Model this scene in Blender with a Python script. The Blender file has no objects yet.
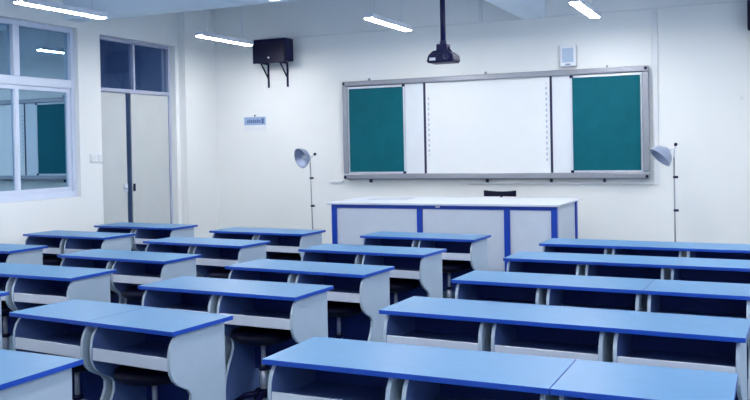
import bpy, bmesh, math, random
from mathutils import Vector, Matrix
random.seed(7)
scene = bpy.context.scene
COL = scene.collection
rad = math.radians

# ------------------------------------------------------------------ materials
def s2l(c):
    return tuple(((v/255)/12.92 if v/255 <= .04045 else ((v/255+.055)/1.055)**2.4) for v in c)

def mat(name, rgb, rough=.5, metal=0.0, spec=.5, vary=0.0, scale=8.0, bump=0.0, bscale=60.0, emit=None):
    m = bpy.data.materials.new(name); m.use_nodes = True
    nt = m.node_tree; b = nt.nodes['Principled BSDF']
    c = s2l(rgb) + (1,)
    b.inputs['Base Color'].default_value = c
    b.inputs['Roughness'].default_value = rough
    b.inputs['Metallic'].default_value = metal
    b.inputs['Specular IOR Level'].default_value = spec
    tc = nt.nodes.new('ShaderNodeTexCoord')
    if vary:
        n = nt.nodes.new('ShaderNodeTexNoise'); n.inputs['Scale'].default_value = scale
        n.inputs['Detail'].default_value = 4
        r = nt.nodes.new('ShaderNodeValToRGB')
        r.color_ramp.elements[0].position = .3; r.color_ramp.elements[1].position = .7
        r.color_ramp.elements[0].color = tuple(v*(1-vary) for v in c[:3]) + (1,)
        r.color_ramp.elements[1].color = tuple(min(1, v*(1+vary)) for v in c[:3]) + (1,)
        nt.links.new(tc.outputs['Object'], n.inputs['Vector'])
        nt.links.new(n.outputs['Fac'], r.inputs['Fac'])
        nt.links.new(r.outputs['Color'], b.inputs['Base Color'])
    if bump:
        n2 = nt.nodes.new('ShaderNodeTexNoise'); n2.inputs['Scale'].default_value = bscale
        bp = nt.nodes.new('ShaderNodeBump'); bp.inputs['Strength'].default_value = bump
        bp.inputs['Distance'].default_value = .002
        nt.links.new(tc.outputs['Object'], n2.inputs['Vector'])
        nt.links.new(n2.outputs['Fac'], bp.inputs['Height'])
        nt.links.new(bp.outputs['Normal'], b.inputs['Normal'])
    if emit:
        b.inputs['Emission Color'].default_value = s2l(emit[0]) + (1,)
        b.inputs['Emission Strength'].default_value = emit[1]
    return m

M = {}
def banded():
    m = mat('pale_blue_print', (228,232,236), .4); nt = m.node_tree; b = nt.nodes['Principled BSDF']
    tc = nt.nodes.new('ShaderNodeTexCoord'); wv = nt.nodes.new('ShaderNodeTexWave')
    wv.bands_direction = 'Z'; wv.inputs['Scale'].default_value = 4.6
    r = nt.nodes.new('ShaderNodeValToRGB'); r.color_ramp.elements[0].position = .35; r.color_ramp.elements[1].position = .6
    r.color_ramp.elements[0].color = s2l((228,232,236))+(1,); r.color_ramp.elements[1].color = s2l((172,184,208))+(1,)
    nt.links.new(tc.outputs['Object'], wv.inputs['Vector']); nt.links.new(wv.outputs['Fac'], r.inputs['Fac'])
    nt.links.new(r.outputs['Color'], b.inputs['Base Color'])
    return m
M['wall']    = mat('wall_paint', (234,237,238), .7, vary=.015, scale=1.5, bump=.15)
M['ceiling'] = mat('ceiling_paint', (218,234,252), .8, vary=.015, scale=1.5)
M['beam']    = mat('beam_paint', (232,244,255), .75, vary=.015, scale=2)
M['corridor']= mat('corridor_paint', (150,175,212), .8, vary=.05)
M['laminate']= mat('blue_laminate', (76,128,172), .38, spec=.45, vary=.03, scale=14, bump=.05, bscale=220)
M['edging']  = mat('blue_edge_banding', (22,72,178), .35)
M['panel']   = mat('grey_board', (168,186,204), .5, vary=.02, scale=10)
M['lip']     = mat('pale_grey_board', (200,210,226), .5, vary=.02, scale=10)
M['panel_shaded']  = mat('grey_board_shaded', (86,112,170), .5, vary=.02, scale=10)  # board darkened for inner faces and shelves: compartment shade put into the colour
M['shade']   = mat('brushed_shade', (160,172,198), .3, metal=.45)
M['back_shaded']   = mat('desk_back_board_shaded', (22,52,128), .6, vary=.04, scale=10)  # navy holds the shade under the desktop, painted into the back board
M['white_top']=mat('white_laminate', (208,216,230), .35, vary=.02)
M['post']    = mat('blue_painted_post', (18,66,176), .35)
M['pgrey']   = mat('pale_grey_panel', (206,216,230), .45, vary=.03, scale=5)
M['black']   = mat('black_plastic', (8,12,60), .5, spec=.2, vary=.1)
M['black_seat']=mat('black_vinyl', (8,11,40), .5, spec=.2, vary=.1, bump=.2)
M['dark']    = mat('dark_metal', (14,18,62), .45, spec=.25)
M['chrome']  = mat('silver_plating', (205,212,224), .3, metal=.45)
M['alu']     = mat('brushed_aluminium', (150,154,164), .38, metal=.55, vary=.04, scale=30)
M['alu_light']=mat('pale_aluminium', (205,214,224), .35, metal=.3)
M['slot']    = mat('dark_slot_plastic', (24,34,74), .5)
M['green']   = mat('green_chalkboard', (4,90,104), .65, spec=.15, vary=.07, scale=6)
M['screen']  = mat('whiteboard_enamel', (228,232,236), .35, vary=.008)
M['strip']   = mat('white_board_panel', (218,224,232), .4, vary=.01)
M['icon']    = banded()
M['frame']   = mat('white_window_frame', (206,216,236), .4)
M['doorleaf']= mat('grey_beige_door', (193,199,202), .5, vary=.02, scale=4)
M['doorframe']=mat('grey_door_frame', (168,176,200), .45)
M['conduit'] = mat('white_conduit', (222,226,230), .5)
M['sign']    = mat('sign_blue', (150,176,212), .5)
M['signdark']= mat('sign_print', (84,108,160), .5)
M['white']   = mat('white_plastic', (228,232,238), .45)
M['grille']  = mat('grey_blue_grille', (168,188,212), .6)
M['paper']   = mat('paper', (196,202,216), .7)
M['lamp_on'] = mat('lit_tube_diffuser', (255,255,255), .5, emit=((252,250,248), 86.0))
M['housing'] = mat('lamp_housing', (214,222,234), .5)

def glass(name, tint, reflect, refl_tint):
    m = bpy.data.materials.new(name); m.use_nodes = True
    nt = m.node_tree; nt.nodes.clear()
    o = nt.nodes.new('ShaderNodeOutputMaterial')
    mix = nt.nodes.new('ShaderNodeMixShader'); mix.inputs[0].default_value = reflect
    t = nt.nodes.new('ShaderNodeBsdfTransparent'); t.inputs['Color'].default_value = s2l(tint)+(1,)
    g = nt.nodes.new('ShaderNodeBsdfGlossy'); g.inputs['Roughness'].default_value = .0
    g.inputs['Color'].default_value = s2l(refl_tint)+(1,)
    nt.links.new(t.outputs[0], mix.inputs[1]); nt.links.new(g.outputs[0], mix.inputs[2])
    nt.links.new(mix.outputs[0], o.inputs[0])
    return m
M['glass']  = glass('coated_window_glass', (150,185,215), .72, (184,216,234))
M['tglass'] = glass('dark_transom_glass', (225,235,245), .05, (180,200,235))
M['cglass'] = glass('clear_window_glass', (245,250,255), .06, (255,255,255))

def floor_mat():
    m = mat('floor_tiles', (70,96,116), .35)
    nt = m.node_tree; b = nt.nodes['Principled BSDF']
    tc = nt.nodes.new('ShaderNodeTexCoord'); br = nt.nodes.new('ShaderNodeTexBrick')
    br.offset = 0; br.squash = 1
    br.inputs['Color1'].default_value = s2l((66,92,112))+(1,)
    br.inputs['Color2'].default_value = s2l((76,102,120))+(1,)
    br.inputs['Mortar'].default_value = s2l((36,50,66))+(1,)
    br.inputs['Scale'].default_value = 1; br.inputs['Brick Width'].default_value = .6
    br.inputs['Row Height'].default_value = .6; br.inputs['Mortar Size'].default_value = .004
    nt.links.new(tc.outputs['Object'], br.inputs['Vector'])
    nt.links.new(br.outputs['Color'], b.inputs['Base Color'])
    return m
M['floor'] = floor_mat()

# ------------------------------------------------------------------ mesh helpers
class MB:
    def __init__(s): s.bm = bmesh.new(); s.mi = 0
    def _tag(s, faces, mi):
        for f in faces: f.material_index = mi
    def box(s, x0, x1, y0, y1, z0, z1, mi=0, top=None):
        v = [s.bm.verts.new(p) for p in ((x0,y0,z0),(x1,y0,z0),(x1,y1,z0),(x0,y1,z0),(x0,y0,z1),(x1,y0,z1),(x1,y1,z1),(x0,y1,z1))]
        for i, q in enumerate(((3,2,1,0),(4,5,6,7),(0,1,5,4),(1,2,6,5),(2,3,7,6),(3,0,4,7))):
            f = s.bm.faces.new([v[k] for k in q]); f.material_index = (top if (top is not None and i == 1) else mi)
        return s
    def prism_x(s, prof, x0, x1, mi=0, lo=None, hi=None):      # prof: (y, z) outline, extruded along x
        a = [s.bm.verts.new((x0, y, z)) for y, z in prof]; b = [s.bm.verts.new((x1, y, z)) for y, z in prof]
        s.bm.faces.new(a).material_index = mi if lo is None else lo; s.bm.faces.new(b[::-1]).material_index = mi if hi is None else hi
        n = len(prof)
        for i in range(n):
            s.bm.faces.new((a[i], b[i], b[(i+1) % n], a[(i+1) % n])).material_index = mi
        return s
    def tube(s, pts, r, seg=10, mi=0, caps=True):
        pts = [Vector(p) for p in pts]; rings = []
        rr = r if isinstance(r, (list, tuple)) else [r]*len(pts)
        d0 = (pts[1]-pts[0]).normalized()
        u = d0.orthogonal().normalized()
        for i, p in enumerate(pts):
            if i == 0: d = pts[1]-pts[0]
            elif i == len(pts)-1: d = pts[-1]-pts[-2]
            else: d = (pts[i+1]-pts[i]).normalized()+(pts[i]-pts[i-1]).normalized()
            d.normalize(); u = (u-d*u.dot(d)).normalized(); w = d.cross(u)
            rings.append([s.bm.verts.new(p+(u*math.cos(2*math.pi*k/seg)+w*math.sin(2*math.pi*k/seg))*rr[i]) for k in range(seg)])
        for a, b in zip(rings, rings[1:]):
            for k in range(seg):
                f = s.bm.faces.new((a[k], a[(k+1) % seg], b[(k+1) % seg], b[k])); f.material_index = mi; f.smooth = True
        if caps:
            s.bm.faces.new(rings[0][::-1]).material_index = mi; s.bm.faces.new(rings[-1]).material_index = mi
        return s
    def lathe(s, prof, origin=(0,0,0), axis=(0,0,1), seg=28, mi=0, mi_in=None, split=None):
        ax = Vector(axis).normalized(); u = ax.orthogonal().normalized(); w = ax.cross(u); o = Vector(origin); rings = []
        for r, h in prof:
            if r < 1e-6: rings.append([s.bm.verts.new(o+ax*h)])
            else: rings.append([s.bm.verts.new(o+ax*h+(u*math.cos(2*math.pi*k/seg)+w*math.sin(2*math.pi*k/seg))*r) for k in range(seg)])
        for i, (a, b) in enumerate(zip(rings, rings[1:])):
            for k in range(seg):
                va = a if len(a) > 1 else None; vb = b if len(b) > 1 else None
                k2 = (k+1) % seg
                if va and vb: f = s.bm.faces.new((a[k], a[k2], b[k2], b[k]))
                elif va: f = s.bm.faces.new((a[k], a[k2], b[0]))
                elif vb: f = s.bm.faces.new((a[0], b[k2], b[k]))
                else: continue
                f.material_index = mi if (split is None or i < split) else mi_in; f.smooth = True
        return s
    def build(s, name, mats, parent=None, bevel=0, loc=None, rot=None, seg=2):
        bmesh.ops.recalc_face_normals(s.bm, faces=s.bm.faces)
        me = bpy.data.meshes.new(name); s.bm.to_mesh(me); s.bm.free()
        o = bpy.data.objects.new(name, me); COL.objects.link(o)
        for m in (mats if isinstance(mats, (list, tuple)) else [mats]): me.materials.append(m)
        if parent: o.parent = parent
        if loc: o.location = loc
        if rot: o.rotation_euler = rot
        if bevel:
            b = o.modifiers.new('bevel', 'BEVEL'); b.width = bevel; b.segments = seg; b.limit_method = 'ANGLE'; b.angle_limit = rad(40)
        return o

def empty(name, loc=(0,0,0), rz=0):
    o = bpy.data.objects.new(name, None); COL.objects.link(o); o.location = loc; o.rotation_euler = (0,0,rz)
    o.empty_display_size = .1
    return o
def tag(o, label=None, cat=None, group=None, kind=None):
    if label: o['label'] = label
    if cat: o['category'] = cat
    if group: o['group'] = group
    if kind: o['kind'] = kind
    return o
def kids(o): return [c for c in bpy.data.objects if c.parent == o]
def copy_tree(o, parent=None):
    c = o.copy(); COL.objects.link(c)
    if parent: c.parent = parent
    for ch in kids(o): copy_tree(ch, c)
    return c

# ------------------------------------------------------------------ the room
XL, XR, YF, YB, ZC = -7.57, 1.0, 10.67, -1.6, 3.75
T = .24
def struct(o): return tag(o, kind='structure')
struct(MB().box(XL-T, XR+T, YB-T, YF+T, -.12, 0).build('floor', M['floor']))
struct(MB().box(XL-T, XR+T, YB-T, YF+T, ZC, ZC+.15).build('ceiling', M['ceiling']))
struct(MB().box(XL-T, XR+T, YF, YF+T, 0, ZC).build('wall_front', M['wall']))
struct(MB().box(XL-T, XR+T, YB-T, YB, 0, ZC).build('wall_back', M['wall']))
WY0, WY1, WZ0, WZ1 = 4.05, 7.98, 1.09, 3.13     # window opening, left wall
DY0, DY1, DZ1 = 8.36, 9.86, 3.10                # door opening
w = MB()
w.box(XL-T, XL, YB, WY0, 0, ZC); w.box(XL-T, XL, WY0, WY1, 0, WZ0); w.box(XL-T, XL, WY0, WY1, WZ1, ZC)
w.box(XL-T, XL, WY1, DY0, 0, ZC); w.box(XL-T, XL, DY0, DY1, DZ1, ZC); w.box(XL-T, XL, DY1, YF, 0, ZC)
struct(w.build('wall_left', M['wall']))
# right wall with three daylight windows
ops = [(-.9, 1.5), (2.3, 4.9), (5.7, 8.3)]
w = MB(); y = YB
for a, b in ops:
    w.box(XR, XR+T, y, a, 0, ZC); w.box(XR, XR+T, a, b, 0, 1.0); w.box(XR, XR+T, a, b, 3.1, ZC); y = b
w.box(XR, XR+T, y, YF, 0, ZC)
struct(w.build('wall_right', M['wall']))
for i, (a, b) in enumerate(ops):
    f = MB(); x0, x1 = XR+.10, XR+.16
    f.box(x0, x1, a, a+.06, 1.0, 3.1); f.box(x0, x1, b-.06, b, 1.0, 3.1)
    f.box(x0, x1, a+.06, b-.06, 1.0, 1.06); f.box(x0, x1, a+.06, b-.06, 3.04, 3.1); f.box(x0, x1, a+.06, b-.06, 2.38, 2.44)
    for k in (1, 2): yy = a+(b-a)*k/3; f.box(x0, x1, yy-.03, yy+.03, 1.06, 2.38); f.box(x0, x1, yy-.03, yy+.03, 2.44, 3.04)
    o = struct(f.build('window_%d' % (i+2), M['frame']))
# corner pillar, beams, platform
struct(MB().box(XL, -7.455, 9.93, YF, 0, ZC).build('trim_1', M['wall']))
struct(MB().box(XL, XR, 7.76, 8.0, 3.2, ZC).build('trim_2', M['beam']))
struct(MB().box(-2.78, -2.50, 8.0, YF, 3.2, ZC).box(-2.78, -2.50, YB, 7.76, 3.2, ZC).build('trim_3', M['beam']))
struct(MB().box(-6.9, XR, 8.5, YF, 0, .15).build('trim_4', M['floor'], bevel=.01))
# thin moulding across the front wall
struct(MB().box(-7.455, XR, YF-.018, YF, 3.195, 3.215).build('trim_5', M['conduit']))
# corridor beyond the left wall
c = MB()
c.box(-9.95, -9.75, YB, YF+.5, -.12, ZC); c.box(-9.75, XL-T, YB-.2, YB, -.12, ZC); c.box(-9.75, XL-T, YF+.3, YF+.5, -.12, ZC)
c.box(-9.95, XL-T, YB-.2, YF+.5, ZC, ZC+.15); c.box(-9.75, XL-T, YB, YF+.3, -.12, 0)
struct(c.build('wall_corridor', M['corridor']))

# ---- window in the left wall
def left_window():
    x0, x1 = -7.70, -7.63
    f = MB()
    f.box(x0, x1, WY0, WY0+.07, WZ0, WZ1); f.box(x0, x1, WY1-.055, WY1, WZ0, WZ1)
    a, b = WY0+.07, WY1-.055
    f.box(x0, x1, a, b, WZ0, WZ0+.075); f.box(x0, x1, a, b, WZ1-.06, WZ1); f.box(x0, x1, a, b, 2.40, 2.50)
    muls = [7.10, 6.12, 5.14]
    for m_ in muls:
        f.box(x0, x1, m_-.045, m_+.045, 2.50, WZ1-.06)
    fr = struct(f.build('window_1', M['frame'], bevel=.006))
    edges = [a]+muls[::-1]+[b]
    for i in range(4):
        p, q = edges[i], edges[i+1]
        l = p+(.045 if i else 0); r = q-(.045 if i < 3 else 0)
        MB().box(-7.686, -7.680, l, r, 2.50, WZ1-.06).build('upper_pane', M['glass'], fr)
        # sliding sash below
        dx = .0 if i % 2 else .012
        s = MB(); sx0, sx1 = -7.695+dx, -7.655+dx
        l2 = p-(.03 if i else 0); r2 = q+(.03 if i < 3 else 0)
        s.box(sx0, sx1, l2, l2+.05, WZ0+.075, 2.40); s.box(sx0, sx1, r2-.05, r2, WZ0+.075, 2.40)
        s.box(sx0, sx1, l2+.05, r2-.05, WZ0+.075, WZ0+.125); s.box(sx0, sx1, l2+.05, r2-.05, 2.35, 2.40)
        so = s.build('sash', M['frame'], fr, bevel=.004)
        MB().box(-7.684, -7.678, l2+.05, r2-.05, WZ0+.125, 2.35).build('pane', M['glass'], so)
left_window()

# ---- double door in the left wall
def left_door():
    x0, x1 = -7.745, -7.665
    f = MB()
    f.box(x0, x1, DY0, DY0+.05, 0, DZ1); f.box(x0, x1, DY1-.035, DY1, 0, DZ1)
    f.box(x0, x1, DY0+.05, DY1-.035, DZ1-.045, DZ1); f.box(x0, x1, DY0+.05, DY1-.035, 2.40, 2.45)
    f.box(x0, x1, 9.09, 9.125, 2.45, DZ1-.045)
    fr = struct(f.build('door_1', M['doorframe'], bevel=.005))
    for a, b in ((DY0+.05, 9.09), (9.125, DY1-.035)):
        MB().box(-7.712, -7.704, a, b, 2.45, DZ1-.045).build('transom_pane', M['tglass'], fr)
    l1 = MB().box(-7.735, -7.692, DY0+.055, 8.955, .01, 2.395).build('door_leaf', M['doorleaf'], fr, bevel=.003)
    l2 = MB().box(-7.725, -7.682, 9.075, DY1-.04, .01, 2.395).box(-7.682, -7.668, 9.03, 9.10, .01, 2.395).build('door_leaf', M['doorleaf'], fr, bevel=.003)
    h = MB().box(-7.690, -7.676, 8.875, 8.945, 1.10, 1.20)
    h.tube([(-7.676, 8.91, 1.15), (-7.655, 8.91, 1.15)], .012); h.tube([(-7.655, 8.91, 1.15), (-7.65, 8.85, 1.15)], .010)
    h.build('door_handle', M['chrome'], l1)
    MB().box(-7.668, -7.660, 9.04, 9.08, 1.10, 1.20).build('strike_plate', M['dark'], l2)
left_door()

# ------------------------------------------------------------------ sliding board
BX0, BX1, BZ0, BZ1, BY = -5.31, -1.265, 1.19, 2.53, 10.59
def board():
    b = empty('sliding_chalkboard', ((BX0+BX1)/2, YF, BZ0))
    tag(b, 'wide wall-mounted board with two green chalkboard panels beside a central white screen', 'chalkboard')
    cx, cz = (BX0+BX1)/2, BZ0
    def bb(mb, name, m, parent=b, bevel=0):
        o = mb.build(name, m, parent, bevel)
        if parent is b:
            for v in o.data.vertices: v.co -= Vector((cx, YF, cz))
        else:
            for v in o.data.vertices: v.co -= Vector((cx, YF, cz))
        return o
    y0, y1 = BY-.02, YF-.004
    f = MB(); t = .075
    f.box(BX0, BX1, y0, y1, BZ1-.07, BZ1); f.box(BX0, BX1, y0, y1, BZ0, BZ0+.075)
    f.box(BX0, BX0+t, y0, y1, BZ0+.075, BZ1-.07); f.box(BX1-t, BX1, y0, y1, BZ0+.075, BZ1-.07)
    fr = bb(f, 'frame', M['alu'], bevel=.012)
    # round plastic corner caps
    for x, z in ((BX0+.03, BZ0+.03), (BX1-.03, BZ0+.03), (BX1-.03, BZ1-.03), (BX0+.03, BZ1-.03)):
        bb(MB().lathe([(0,.0),(.018,.0),(.018,.012),(0,.014)], (x, y0, z), (0,-1,0), seg=14), 'corner_cap', M['dark'], fr)
    zi0, zi1 = BZ0+.075, BZ1-.07
    bb(MB().box(BX0+t, BX1-t, YF-.03, YF-.008, zi0, zi1), 'backing_panel', M['strip'])
    # slots and screen
    bb(MB().box(-4.095, -2.445, BY+.02, YF-.03, zi0, zi1), 'white_screen', M['screen'])['label'] = 'white central writing surface'
    for x in (-4.125, -2.445):
        bb(MB().box(x, x+.03, BY+.012, YF-.03, zi0, zi1), 'dark_slot', M['slot'])
    for x0, x1 in ((-4.40, -4.125), (-2.415, -2.19)):
        bb(MB().box(x0, x1, BY+.015, YF-.03, zi0, zi1), 'white_strip_panel', M['strip'])
    # icon columns printed on the screen
    for x, za, zb in ((-4.055, 1.50, 2.30), (-2.49, 1.38, 2.38)):
        k = MB().box(x-.009, x+.009, BY+.0185, BY+.0215, za, zb)
        bb(k, 'icon_column', M['icon'])
    # green sliding panels
    for x0, x1, side in ((BX0+t+.005, -4.385, 1), (-2.185, BX1-t-.005, -1)):
        g = bb(MB().box(x0+.02, x1-.02, BY-.002, BY+.012, zi0+.025, zi1-.035), 'green_panel', M['green'])
        g['label'] = 'green chalkboard sliding panel'
        r = MB(); r.box(x0, x1, BY-.010, BY+.014, zi1-.035, zi1-.008); r.box(x0, x1, BY-.010, BY+.014, zi0+.002, zi0+.025)
        xs = (x1-.022, x1) if side > 0 else (x0, x0+.022)
        r.box(xs[0], xs[1], BY-.010, BY+.014, zi0+.025, zi1-.035)
        xs = (x0, x0+.012) if side > 0 else (x1-.012, x1)
        r.box(xs[0], xs[1], BY-.006, BY+.014, zi0+.025, zi1-.035)
        bb(r, 'panel_frame', M['alu_light'], g)
        xc = x1-.014 if side > 0 else x0+.014
        for z in (zi1-.02, zi0+.014):
            bb(MB().box(xc-.02, xc+.02, BY-.016, BY-.008, z-.016, z+.016), 'corner_bracket', M['dark'], g)
    for x in (-4.93, -3.28, -1.75):
        bb(MB().box(x-.010, x+.010, BY+.04, YF, BZ1, BZ1+.035), 'mounting_clip', M['alu'])
    for x in (-4.93, -3.28, -2.45, -1.80):
        bb(MB().box(x-.014, x+.014, BY+.03, YF, BZ0-.045, BZ0), 'mounting_clip', M['slot'])
board()

# ------------------------------------------------------------------ conduits on the front wall
tag(MB().box(-1.225, -1.165, YF-.022, YF, 1.16, 3.195).box(-3.55, -1.225, YF-.022, YF, 1.115, 1.145).box(-1.225,-1.165,YF-.022,YF,1.115,1.16).build('cable_conduit', M['conduit'], bevel=.004),
    'white cable conduit down the wall right of the board and along under it', 'conduit')
tag(MB().box(-3.36, -3.32, YF-.02, YF, 3.215, ZC).build('cable_conduit', M['conduit']), 'short pale vertical conduit at the top of the front wall, above the board', 'conduit')
tag(MB().box(-5.55, -5.36, YF-.03, YF, 1.145, 1.165).build('cable_conduit', M['conduit']), 'short pale trunking stub on the wall below the left end of the board', 'conduit')

# wall speaker box (white) above board
sp = empty('wall_loudspeaker', (-2.21, YF, 2.57))
tag(sp, 'small white box loudspeaker with grey grille fixed above the board', 'speaker')
MB().box(-.10, .10, -.09, 0, 0, .265).build('casing', M['white'], sp, bevel=.012)
MB().box(-.07, .07, -.098, -.088, .05, .225).build('grille', M['grille'], sp, bevel=.004)
MB().box(-.03, .03, -.097, -.088, .018, .030).build('nameplate', M['signdark'], sp)

# small wall sign
sg = empty('wall_sign', (-6.78, YF, 1.92))
tag(sg, 'small blue and white notice plate on the wall below the black loudspeaker', 'sign')
MB().box(-.19, .19, -.012, 0, -.03, .185).build('plate', M['white'], sg)
MB().box(-.18, .18, -.016, -.011, .06, .175).build('blue_field', M['sign'], sg)
g = MB()
for i in range(7):
    x = -.13+i*.034; g.box(x, x+.024, -.0185, -.0155, .09, .14 if i % 2 else .13)
g.box(.115, .155, -.0185, -.0155, .08, .155)
g.build('printed_characters', M['signdark'], sg)
MB().tube([(0,-.008,.185),(0,-.012,.205)], .012, 8).build('hook', M['dark'], sg)

# little hooks / switch
tag(MB().box(-.275, -.235, YF-.03, YF, 2.09, 2.10).box(-.265, -.245, YF-.035, YF, 2.10, 2.125).build('wall_hook', M['conduit']),
    'tiny wall hook high on the white wall at the far right', 'hook')
sw = empty('light_switch', (XL, 8.25, 1.50))
tag(sw, 'white double light switch plate between the window and the door', 'switch')
MB().box(0, .012, -.105, .105, 0, .11).build('switch_plate', M['white'], sw, bevel=.004)
for k in (-.052, .052):
    MB().box(.012, .019, k-.035, k+.035, .02, .09).build('rocker', M['conduit'], sw, bevel=.002)

# ------------------------------------------------------------------ black wall speakers on brackets
def wall_speaker(x, y, z, label, brx):
    r = empty('bracketed_loudspeaker', (x, y, z))
    tag(r, label, 'speaker', 'black loudspeakers on the front wall')
    MB().box(-.265, .265, -.11, .11, .0, .32).build('cabinet', M['black'], r, bevel=.012)
    MB().box(-.262, .262, -.135, -.108, -.022, .27).build('front_grille', M['black_seat'], r, bevel=.008)
    MB().lathe([(0,0),(.014,0),(.014,.006),(0,.007)], (.0, -.135, .05), (0,-1,0), seg=12).build('badge', M['chrome'], r)
    for bx in brx:
        b = MB(); yw = YF-y
        b.box(bx-.014, bx+.014, yw-.012, yw, -.35, .0)
        b.box(bx-.014, bx+.014, -.10, yw-.012, -.024, .0)
        b.tube([(bx, -.06, -.01), (bx, yw-.012, -.22)], .012, 6)
        b.build('bracket', M['dark'], r)
    return r
wall_speaker(-6.36, 10.52, 2.86, 'black loudspeaker on two steel brackets high in the left front corner', (-.175, .14))
wall_speaker(.082, 10.52, 2.86, 'black loudspeaker high on the front wall, cut off by the right edge', (-.15, .15))

# ------------------------------------------------------------------ projector
def projector(x, y):
    r = empty('ceiling_projector', (x, y, 2.37))
    tag(r, 'dark blue projector hanging on a pole from the ceiling above the board', 'projector')
    body = MB(); prof = [(-.118,.0),(.118,.0),(.128,.02),(.124,.065),(.075,.10),(-.065,.11),(-.112,.07),(-.128,.02)]
    a = [(px, pz) for px, pz in prof]
    v0 = [body.bm.verts.new((px, -.10, pz)) for px, pz in a]; v1 = [body.bm.verts.new((px, .10, pz)) for px, pz in a]
    body.bm.faces.new(v0); body.bm.faces.new(v1[::-1])
    for i in range(len(a)): body.bm.faces.new((v0[i], v1[i], v1[(i+1) % len(a)], v0[(i+1) % len(a)]))
    body.build('body', M['dark'], r, bevel=.012)
    MB().lathe([(0,0),(.024,0),(.028,.02),(.020,.022),(.017,.01),(0,.008)], (.060, -.10, .045), (0,-1,0), seg=18, ).build('lens', M['slot'], r)
    MB().box(-.095, -.04, -.108, -.098, .02, .045).build('vent', M['alu_light'], r)
    mt = MB().box(-.05, .05, -.05, .05, .11, .17); mt.tube([(0,0,.17),(0,0,.20)], .03, 14)
    for sx in (-1, 1): mt.tube([(sx*.04, 0, .15), (sx*.08, .0, .095)], .010, 6)
    mt.build('mount', M['dark'], r, bevel=.004)
    MB().tube([(0,0,.20),(0,0,.62)], .024, 14).tube([(0,0,.60),(0,0,ZC-2.37)], .031, 14).build('pole', M['dark'], r)
    MB().lathe([(0,-.03),(.09,-.03),(.09,0),(0,0)], (0,0,ZC-2.37), seg=20).build('ceiling_flange', M['dark'], r)
projector(-2.65, 7.33)

# ------------------------------------------------------------------ batten lamps
def make_lamp():
    r = empty('batten_lamp')
    L = .57
    h = MB().box(-.055, .055, -L, L, .0, .045)
    h.box(-.060, -.053, -L, L, -.012, .045); h.box(.053, .060, -L, L, -.012, .045)
    h.build('housing', M['housing'], r)
    MB().box(-.050, .050, -L+.005, L-.005, -.016, .0).build('tube_diffuser', M['lamp_on'], r, bevel=.008)
    for k in (-.4, .4):
        MB().tube([(0,k,.045),(0,k,ZC-3.045)], .004, 6).build('hanging_rod', M['housing'], r)
    return r
lamps = [(-6.36, 9.34, 'lit batten lamp near the black corner loudspeaker'),
         (-3.96, 9.14, 'lit batten lamp hanging left of the projector'),
         (-1.74, 9.28, 'lit batten lamp hanging above the white box loudspeaker'),
         (-6.34, 6.50, 'lit batten lamp in front of the upper window panes at the left')]
proto = make_lamp()
extra = [(x, y, 'lit batten lamp further back over the desks, above the view') for y in (6.45, 3.5, .6) for x in (-6.32, -4.2, -1.74, .4) if not (y > 6 and x < -6)] + [(.45, 8.62, 'lit batten lamp hanging at the front right, outside the view')]
for i, (x, y, lab) in enumerate(lamps+extra):
    o = proto if i == 0 else copy_tree(proto)
    o.location = (x, y, 3.045)
    tag(o, lab, 'ceiling lamp', 'suspended batten lamps')

# ------------------------------------------------------------------ gooseneck floor lamps
def goose(x, y, z0, lean, head, direction, knob, label, pole_top):
    r = empty('work_floor_lamp', (x, y, z0))
    tag(r, label, 'floor lamp', 'metal lamps on thin stands beside the board')
    o = Vector((x, y, z0))
    MB().lathe([(0,0),(.14,0),(.14,.015),(.03,.03),(0,.03)]).build('base', M['dark'], r)
    top = Vector(pole_top)-o
    h = Vector(head)-o; d = Vector(direction).normalized()
    MB().tube([(0,0,.02), tuple(top*.5), tuple(top)], .0085, 8).build('pole', M['alu'], r)
    for f in (.52, .80):
        p = top*f; MB().tube([p+Vector((-.012,0,0)), p+Vector((.04,0,0))], .014, 8).build('clamp_knob', M['dark'], r)
    nk = h-d*.075
    kn = Vector(knob)-o
    MB().tube([top-Vector((0,0,.05)), top, top+(kn-top)*.4+Vector((0,0,.01)), nk], .009, 8).build('neck', M['chrome'], r)
    MB().tube([top+(kn-top)*.2, kn-(kn-top)*.15], .008, 8).build('handle_stem', M['chrome'], r)
    MB().lathe([(0,-.022),(.016,-.015),(.02,0),(.016,.015),(0,.022)], kn, (kn-top).normalized(), seg=12).build('knob', M['dark'], r)
    K = 1.12; pr = [(a*K, b_*K) for a, b_ in [(.0,-.085),(.03,-.082),(.045,-.07),(.085,-.045),(.112,-.005),(.122,.035),(.126,.04),(.118,.038),(.108,-.002),(.08,-.038),(.04,-.062),(0,-.07)]]
    sh = MB().lathe(pr, h, d, seg=30).build('lamp_shade', M['shade'], r)
    MB().lathe([(0,-.06),(.02,-.055),(.028,-.02),(.02,0),(0,.006)], h, d, seg=16).build('bulb', M['white'], sh)
goose(-5.60, 10.2, .15, 0, (-5.70, 10.14, 1.505), (-.45, -.9, -.30), (-5.55, 10.2, 1.545),
      'silver dish lamp on a thin stand left of the board', (-5.625, 10.2, 1.49))
goose(-.955, 10.2, .15, 0, (-1.075, 10.15, 1.475), (-.62, -.35, -.72), (-.935, 10.2, 1.59),
      'silver dish lamp on a thin stand right of the board', (-.955, 10.2, 1.49))

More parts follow.
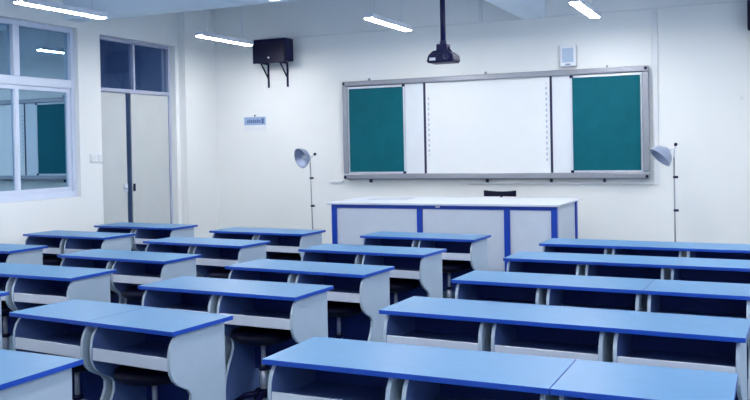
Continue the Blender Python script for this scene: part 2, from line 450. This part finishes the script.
# ------------------------------------------------------------------ teacher's table
def teacher_table():
    x0, x1, y0, y1, zb, zt = -4.575, -1.970, 8.78, 9.84, .15, 1.0
    r = empty('teacher_table', (x0, y0, zb)); off = Vector((x0, y0, zb))
    tag(r, 'long white-topped table with blue posts and pale grey panels below the board', 'table')
    def pb(mb, name, m, bevel=.003):
        o = mb.build(name, m, r, bevel)
        for v in o.data.vertices: v.co -= off
        return o
    pb(MB().box(x0-.045, x1+.03, y0-.03, y1+.03, zt-.025, zt), 'table_top', M['white_top'], .006)
    ps = .062
    for x in (x0, -3.52, -2.532, x1-ps):
        pb(MB().box(x, x+ps, y0, y0+.06, zb, zt-.025), 'post', M['post'])
    for x in (x0, x1-.05):
        pb(MB().box(x, x+.05, y1-.05, y1, zb, zt-.025), 'post', M['post'])
    xs = [x0+ps, -3.52, -3.52+ps, -2.532, -2.532+ps, x1-ps]
    for a, b in zip(xs[::2], xs[1::2]):
        pb(MB().box(a, b, y0+.008, y0+.05, zt-.065, zt-.025), 'rail', M['post'])
        pb(MB().box(a, b, y0+.02, y0+.04, zb+.03, zt-.065), 'front_panel', M['pgrey'])
    for x in (x0+.02, x1-.04):
        pb(MB().box(x, x+.018, y0+.06, y1-.05, zb+.03, zt-.025), 'end_panel', M['pgrey'])
    pb(MB().box(-3.30, -3.25, y0+.0, y0+.010, zt-.05, zt-.03), 'lock', M['chrome'])
teacher_table()
tag(MB().box(-4.30, -3.86, 9.20, 9.58, 1.0005, 1.006).build('paper_sheet', M['paper'], rot=(0,0,0)), 'grey paper sheet lying on the white table top', 'paper')

# black chair behind the table
def teacher_chair(x, y, z0):
    r = empty('teacher_chair', (x, y, z0))
    tag(r, 'black chair standing behind the white-topped table, only its back showing', 'chair')
    MB().lathe([(0,0),(.22,.0),(.235,.03),(.22,.06),(0,.07)], (0,0,.42)).build('seat', M['black_seat'], r)
    b = MB(); n = 9
    pr0, pr1 = [], []
    for i in range(n):
        t = -1+2*i/(n-1); px = t*.205; py = .26-.05*t*t
        top = .925+.018*t*t
        pr0.append(((px, py, .865), (px, py, top))); pr1.append(((px, py+.035, .865), (px, py+.035, top)))
    V = lambda p: b.bm.verts.new(p)
    A = [(V(l), V(h)) for l, h in pr0]; B = [(V(l), V(h)) for l, h in pr1]
    for i in range(n-1):
        b.bm.faces.new((A[i][0], A[i+1][0], A[i+1][1], A[i][1])); b.bm.faces.new((B[i][0], B[i][1], B[i+1][1], B[i+1][0]))
        b.bm.faces.new((A[i][1], A[i+1][1], B[i+1][1], B[i][1])); b.bm.faces.new((A[i][0], B[i][0], B[i+1][0], A[i+1][0]))
    b.bm.faces.new((A[0][0], A[0][1], B[0][1], B[0][0])); b.bm.faces.new((A[-1][0], B[-1][0], B[-1][1], A[-1][1]))
    b.build('backrest', M['black_seat'], r, bevel=.008)
    MB().tube([(0,.12,.42),(0,.27,.46),(0,.29,.90)], .014, 8).build('back_stem', M['dark'], r)
    MB().tube([(0,0,.10),(0,0,.43)], .022, 12).build('post', M['chrome'], r)
    for k in range(5):
        a = 2*math.pi*k/5+.3
        MB().tube([(0,0,.11),(.24*math.cos(a),.24*math.sin(a),.05)], [.022,.013], 8).lathe([(0,-.022),(.02,-.012),(.02,.012),(0,.022)], (.24*math.cos(a),.24*math.sin(a),.0225), (math.sin(a),-math.cos(a),0), seg=10).build('leg', M['black'], r)
teacher_chair(-3.01, 10.06, .12)

# ------------------------------------------------------------------ student desks
ZT = .757
PROF = [(.408,.0),(.408,ZT-.022),(.055,ZT-.022),(.035,.715),(.016,.69),(.005,.66),(.0,.62),(.0,.58),(.006,.545),(.024,.512),(.052,.484),
        (.09,.462),(.128,.443),(.148,.415),(.146,.375),(.128,.33),(.10,.285),(.07,.22),(.05,.14),(.038,.0)]
mesh_cache = {}
def pane(name, key, fn, m, parent, bevel=0, loc=(0,0,0)):
    if key not in mesh_cache:
        o = fn().build(name, m, parent, bevel); mesh_cache[key] = (o.data, bevel)
    else:
        me, bv = mesh_cache[key]
        o = bpy.data.objects.new(name, me); COL.objects.link(o); o.parent = parent
        if bv:
            b = o.modifiers.new('bevel', 'BEVEL'); b.width = bv; b.segments = 2; b.limit_method = 'ANGLE'; b.angle_limit = rad(40)
    o.location = loc
    return o
def make_desk(seats):
    W = .6*seats
    r = empty({1:'single_desk', 2:'double_desk', 3:'triple_desk'}[seats])
    pane('desktop', 'top%d' % seats, lambda: MB().box(.0015, W-.0015, 0, .450, ZT-.022, ZT, mi=1, top=0), [M['laminate'], M['edging']], r, .0015)
    for k in range(seats):
        pane('side_panel', 'sideL', lambda: MB().prism_x(PROF, 0, .020, hi=1), [M['panel'], M['panel_shaded']], r, .004, (k*.6+.024, 0, 0))
        pane('side_panel', 'sideR', lambda: MB().prism_x(PROF, 0, .020, lo=1), [M['panel'], M['panel_shaded']], r, .004, (k*.6+.556, 0, 0))
        sh = pane('shelf', 'shelf', lambda: MB().box(0, .512, .014, .375, .563, .580), M['panel_shaded'], r, 0, (k*.6+.044, 0, 0))
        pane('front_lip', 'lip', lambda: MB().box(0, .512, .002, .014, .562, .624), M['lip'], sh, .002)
        pane('back_panel', 'back', lambda: MB().box(0, .512, .372, .388, .20, ZT-.022), M['back_shaded'], r, 0, (k*.6+.044, 0, 0))
    return r
protos = {}
def place_desk(seats, x, y, th, label, group):
    if seats not in protos: protos[seats] = o = make_desk(seats)
    else: o = copy_tree(protos[seats])
    o.location = (x, y, 0); o.rotation_euler = (0, 0, th)
    tag(o, label, 'desk', group)
    return o

# ---- stools
def make_stool():
    r = empty('swivel_stool')
    MB().lathe([(0,.405),(.10,.41),(.175,.43),(.205,.455),(.205,.48),(.18,.495),(0,.50)]).build('seat', M['black_seat'], r)
    MB().tube([(0,0,.24),(0,0,.41)], .015, 12).build('piston', M['chrome'], r)
    MB().tube([(0,0,.09),(0,0,.25)], .024, 14).build('post', M['chrome'], r)
    MB().lathe([(0,.24),(.032,.24),(.032,.262),(0,.262)], seg=14).build('collar', M['dark'], r)
    MB().lathe([(0,.07),(.04,.07),(.045,.10),(.026,.12),(0,.12)], seg=14).build('hub', M['black'], r)
    for k in range(5):
        a = 2*math.pi*k/5
        MB().tube([(0,0,.095),(.12*math.cos(a),.12*math.sin(a),.08),(.21*math.cos(a),.21*math.sin(a),.03)], [.022,.018,.012], 8).lathe([(0,0),(.022,0),(.024,.02),(0,.025)], (.21*math.cos(a),.21*math.sin(a),0), seg=12).build('leg', M['black'], r)
    return r
stool_proto = None
def place_stool(x, y, label):
    global stool_proto
    if stool_proto is None: stool_proto = o = make_stool()
    else: o = copy_tree(stool_proto)
    o.location = (x, y, 0); o.rotation_euler = (0,0,random.uniform(0, 1.2))
    tag(o, label, 'stool', 'black stools under the desks')
    return o

ROWN = {1:'front row', 2:'second row from the front', 3:'third row from the front', 4:'fourth row from the front', 5:'fifth row from the front', 6:'sixth row from the front'}
COLN = {'Z':'leftmost column', 'A':'second column from the left', 'B':'third column from the left', 'C':'right-hand block'}
# (column, row, anchor x, anchor y, angle in degrees); anchor = near-right corner (Z, A, B) or near-left corner (C)
D = [('Z',1,-6.087,7.806,-3.2),('Z',2,-6.13,6.758,-4.0),('Z',3,-6.165,5.590,-2.0),
     ('A',1,-4.287,7.588,-3.6),('A',2,-4.314,6.507,-5.0),('A',3,-4.320,5.434,-4.0),('A',4,-4.391,4.508,-1.5),('A',5,-4.37,3.50,-2.0),
     ('B',1,-2.454,7.526,-3.4),('B',2,-2.495,6.364,-4.0),('B',3,-2.498,5.259,-4.3),('B',4,-2.509,4.343,-2.4),('B',5,-2.594,3.316,-5.4),('B',6,-2.632,2.305,-1.5),
     ('C',1,-1.822,7.394,-2.2),('C',2,-1.850,6.369,-2.2),('C',3,-1.872,5.244,-2.2),('C',4,-1.892,4.150,-2.4),('C',5,-1.911,3.017,-.6)]
for col, row, ax, ay, th in D:
    t = rad(th); cs, sn = math.cos(t), math.sin(t)
    def P(sx, sy, ox=ax, oy=ay): return (ox+cs*sx-sn*sy, oy+sn*sx+cs*sy)
    grp = 'blue-topped school desks'
    where = '%s, %s' % (ROWN[row], COLN[col])
    if col == 'C': start, n = 0, 3
    else: start, n = -1.2, 2
    if col == 'B' and row == 5:
        x, y = P(-1.2, 0); place_desk(1, x, y, t, 'single desk, left of the joined pair in the fifth row from the front', grp)
        x, y = P(-.6, 0); place_desk(1, x, y, t, 'single desk, right of the joined pair in the fifth row from the front', grp)
    elif col == 'C' and row in (3, 5):
        x, y = P(0, 0); place_desk(2, x, y, t, 'two-seat desk left of the seam, %s' % where, grp)
        x, y = P(1.2, 0); place_desk(1, x, y, t, 'single desk right of the seam, %s' % where, grp)
    elif col == 'C':
        x, y = P(0, 0); place_desk(3, x, y, t, 'long blue-topped three-seat desk, %s' % where, grp)
    else:
        x, y = P(-1.2, 0); place_desk(2, x, y, t, 'blue-topped two-seat desk, %s' % where, grp)
    for k in range(n):
        if (col, row) in (('A',5),): continue
        dx = random.uniform(-.05, .05); dy = random.uniform(.16, .26)
        if col == 'B': dx = -.08+random.uniform(-.02,.02); dy = .27
        if (col, row, k) == ('B', 4, 1): dx, dy = -.10, .24
        x, y = P(start+.3+.6*k+dx, dy)
        side = ('left','right')[k] if n == 2 else ('left','middle','right')[k]
        place_stool(x, y, 'black stool at the %s seat, %s' % (side, where))

cl = bpy.data.lights.new('corridor_fill_light', 'AREA'); cl.shape = 'RECTANGLE'; cl.size = .2; cl.size_y = 6; cl.energy = 26; cl.color = (.85,.92,1)  # fill light added out of view to brighten what the transom panes show
clo = bpy.data.objects.new('corridor_fill_light', cl); COL.objects.link(clo); clo.location = (-8.8, 6.5, 3.7)
# ------------------------------------------------------------------ daylight and world
w = bpy.data.worlds.new('sky'); scene.world = w; w.use_nodes = True
bg = w.node_tree.nodes['Background']
bg.inputs['Color'].default_value = s2l((208,228,255))+(1,)
bg.inputs['Strength'].default_value = 2.0
for a, b in ops:
    l = bpy.data.lights.new('window_daylight', 'AREA'); l.shape = 'RECTANGLE'; l.size = 2.1; l.size_y = b-a
    l.cycles.is_portal = True
    o = bpy.data.objects.new('window_daylight', l); COL.objects.link(o)
    o.location = (XR+.2, (a+b)/2, 2.05); o.rotation_euler = (0, rad(90), 0)

# ------------------------------------------------------------------ camera
cam = bpy.data.cameras.new('camera'); co = bpy.data.objects.new('camera', cam); COL.objects.link(co)
R = Vector((0.90953481, 0.41519481, -0.01896582)); U = Vector((0.01196367, 0.01945951, 0.99973906)); F = Vector((-0.41545554, 0.90952438, -0.01273185))
m = Matrix(((R.x, U.x, -F.x, 0), (R.y, U.y, -F.y, 0), (R.z, U.z, -F.z, 1.623), (0,0,0,1)))
co.matrix_world = m
cam.sensor_width = 36; cam.sensor_fit = 'HORIZONTAL'; cam.lens = 858.685/750*36
cam.shift_y = -41.85/750; cam.clip_start = .05
scene.camera = co
vs = scene.view_settings
vs.view_transform = 'Standard'; vs.look = 'None'; vs.gamma = 1; vs.use_curve_mapping = False; vs.exposure = 0
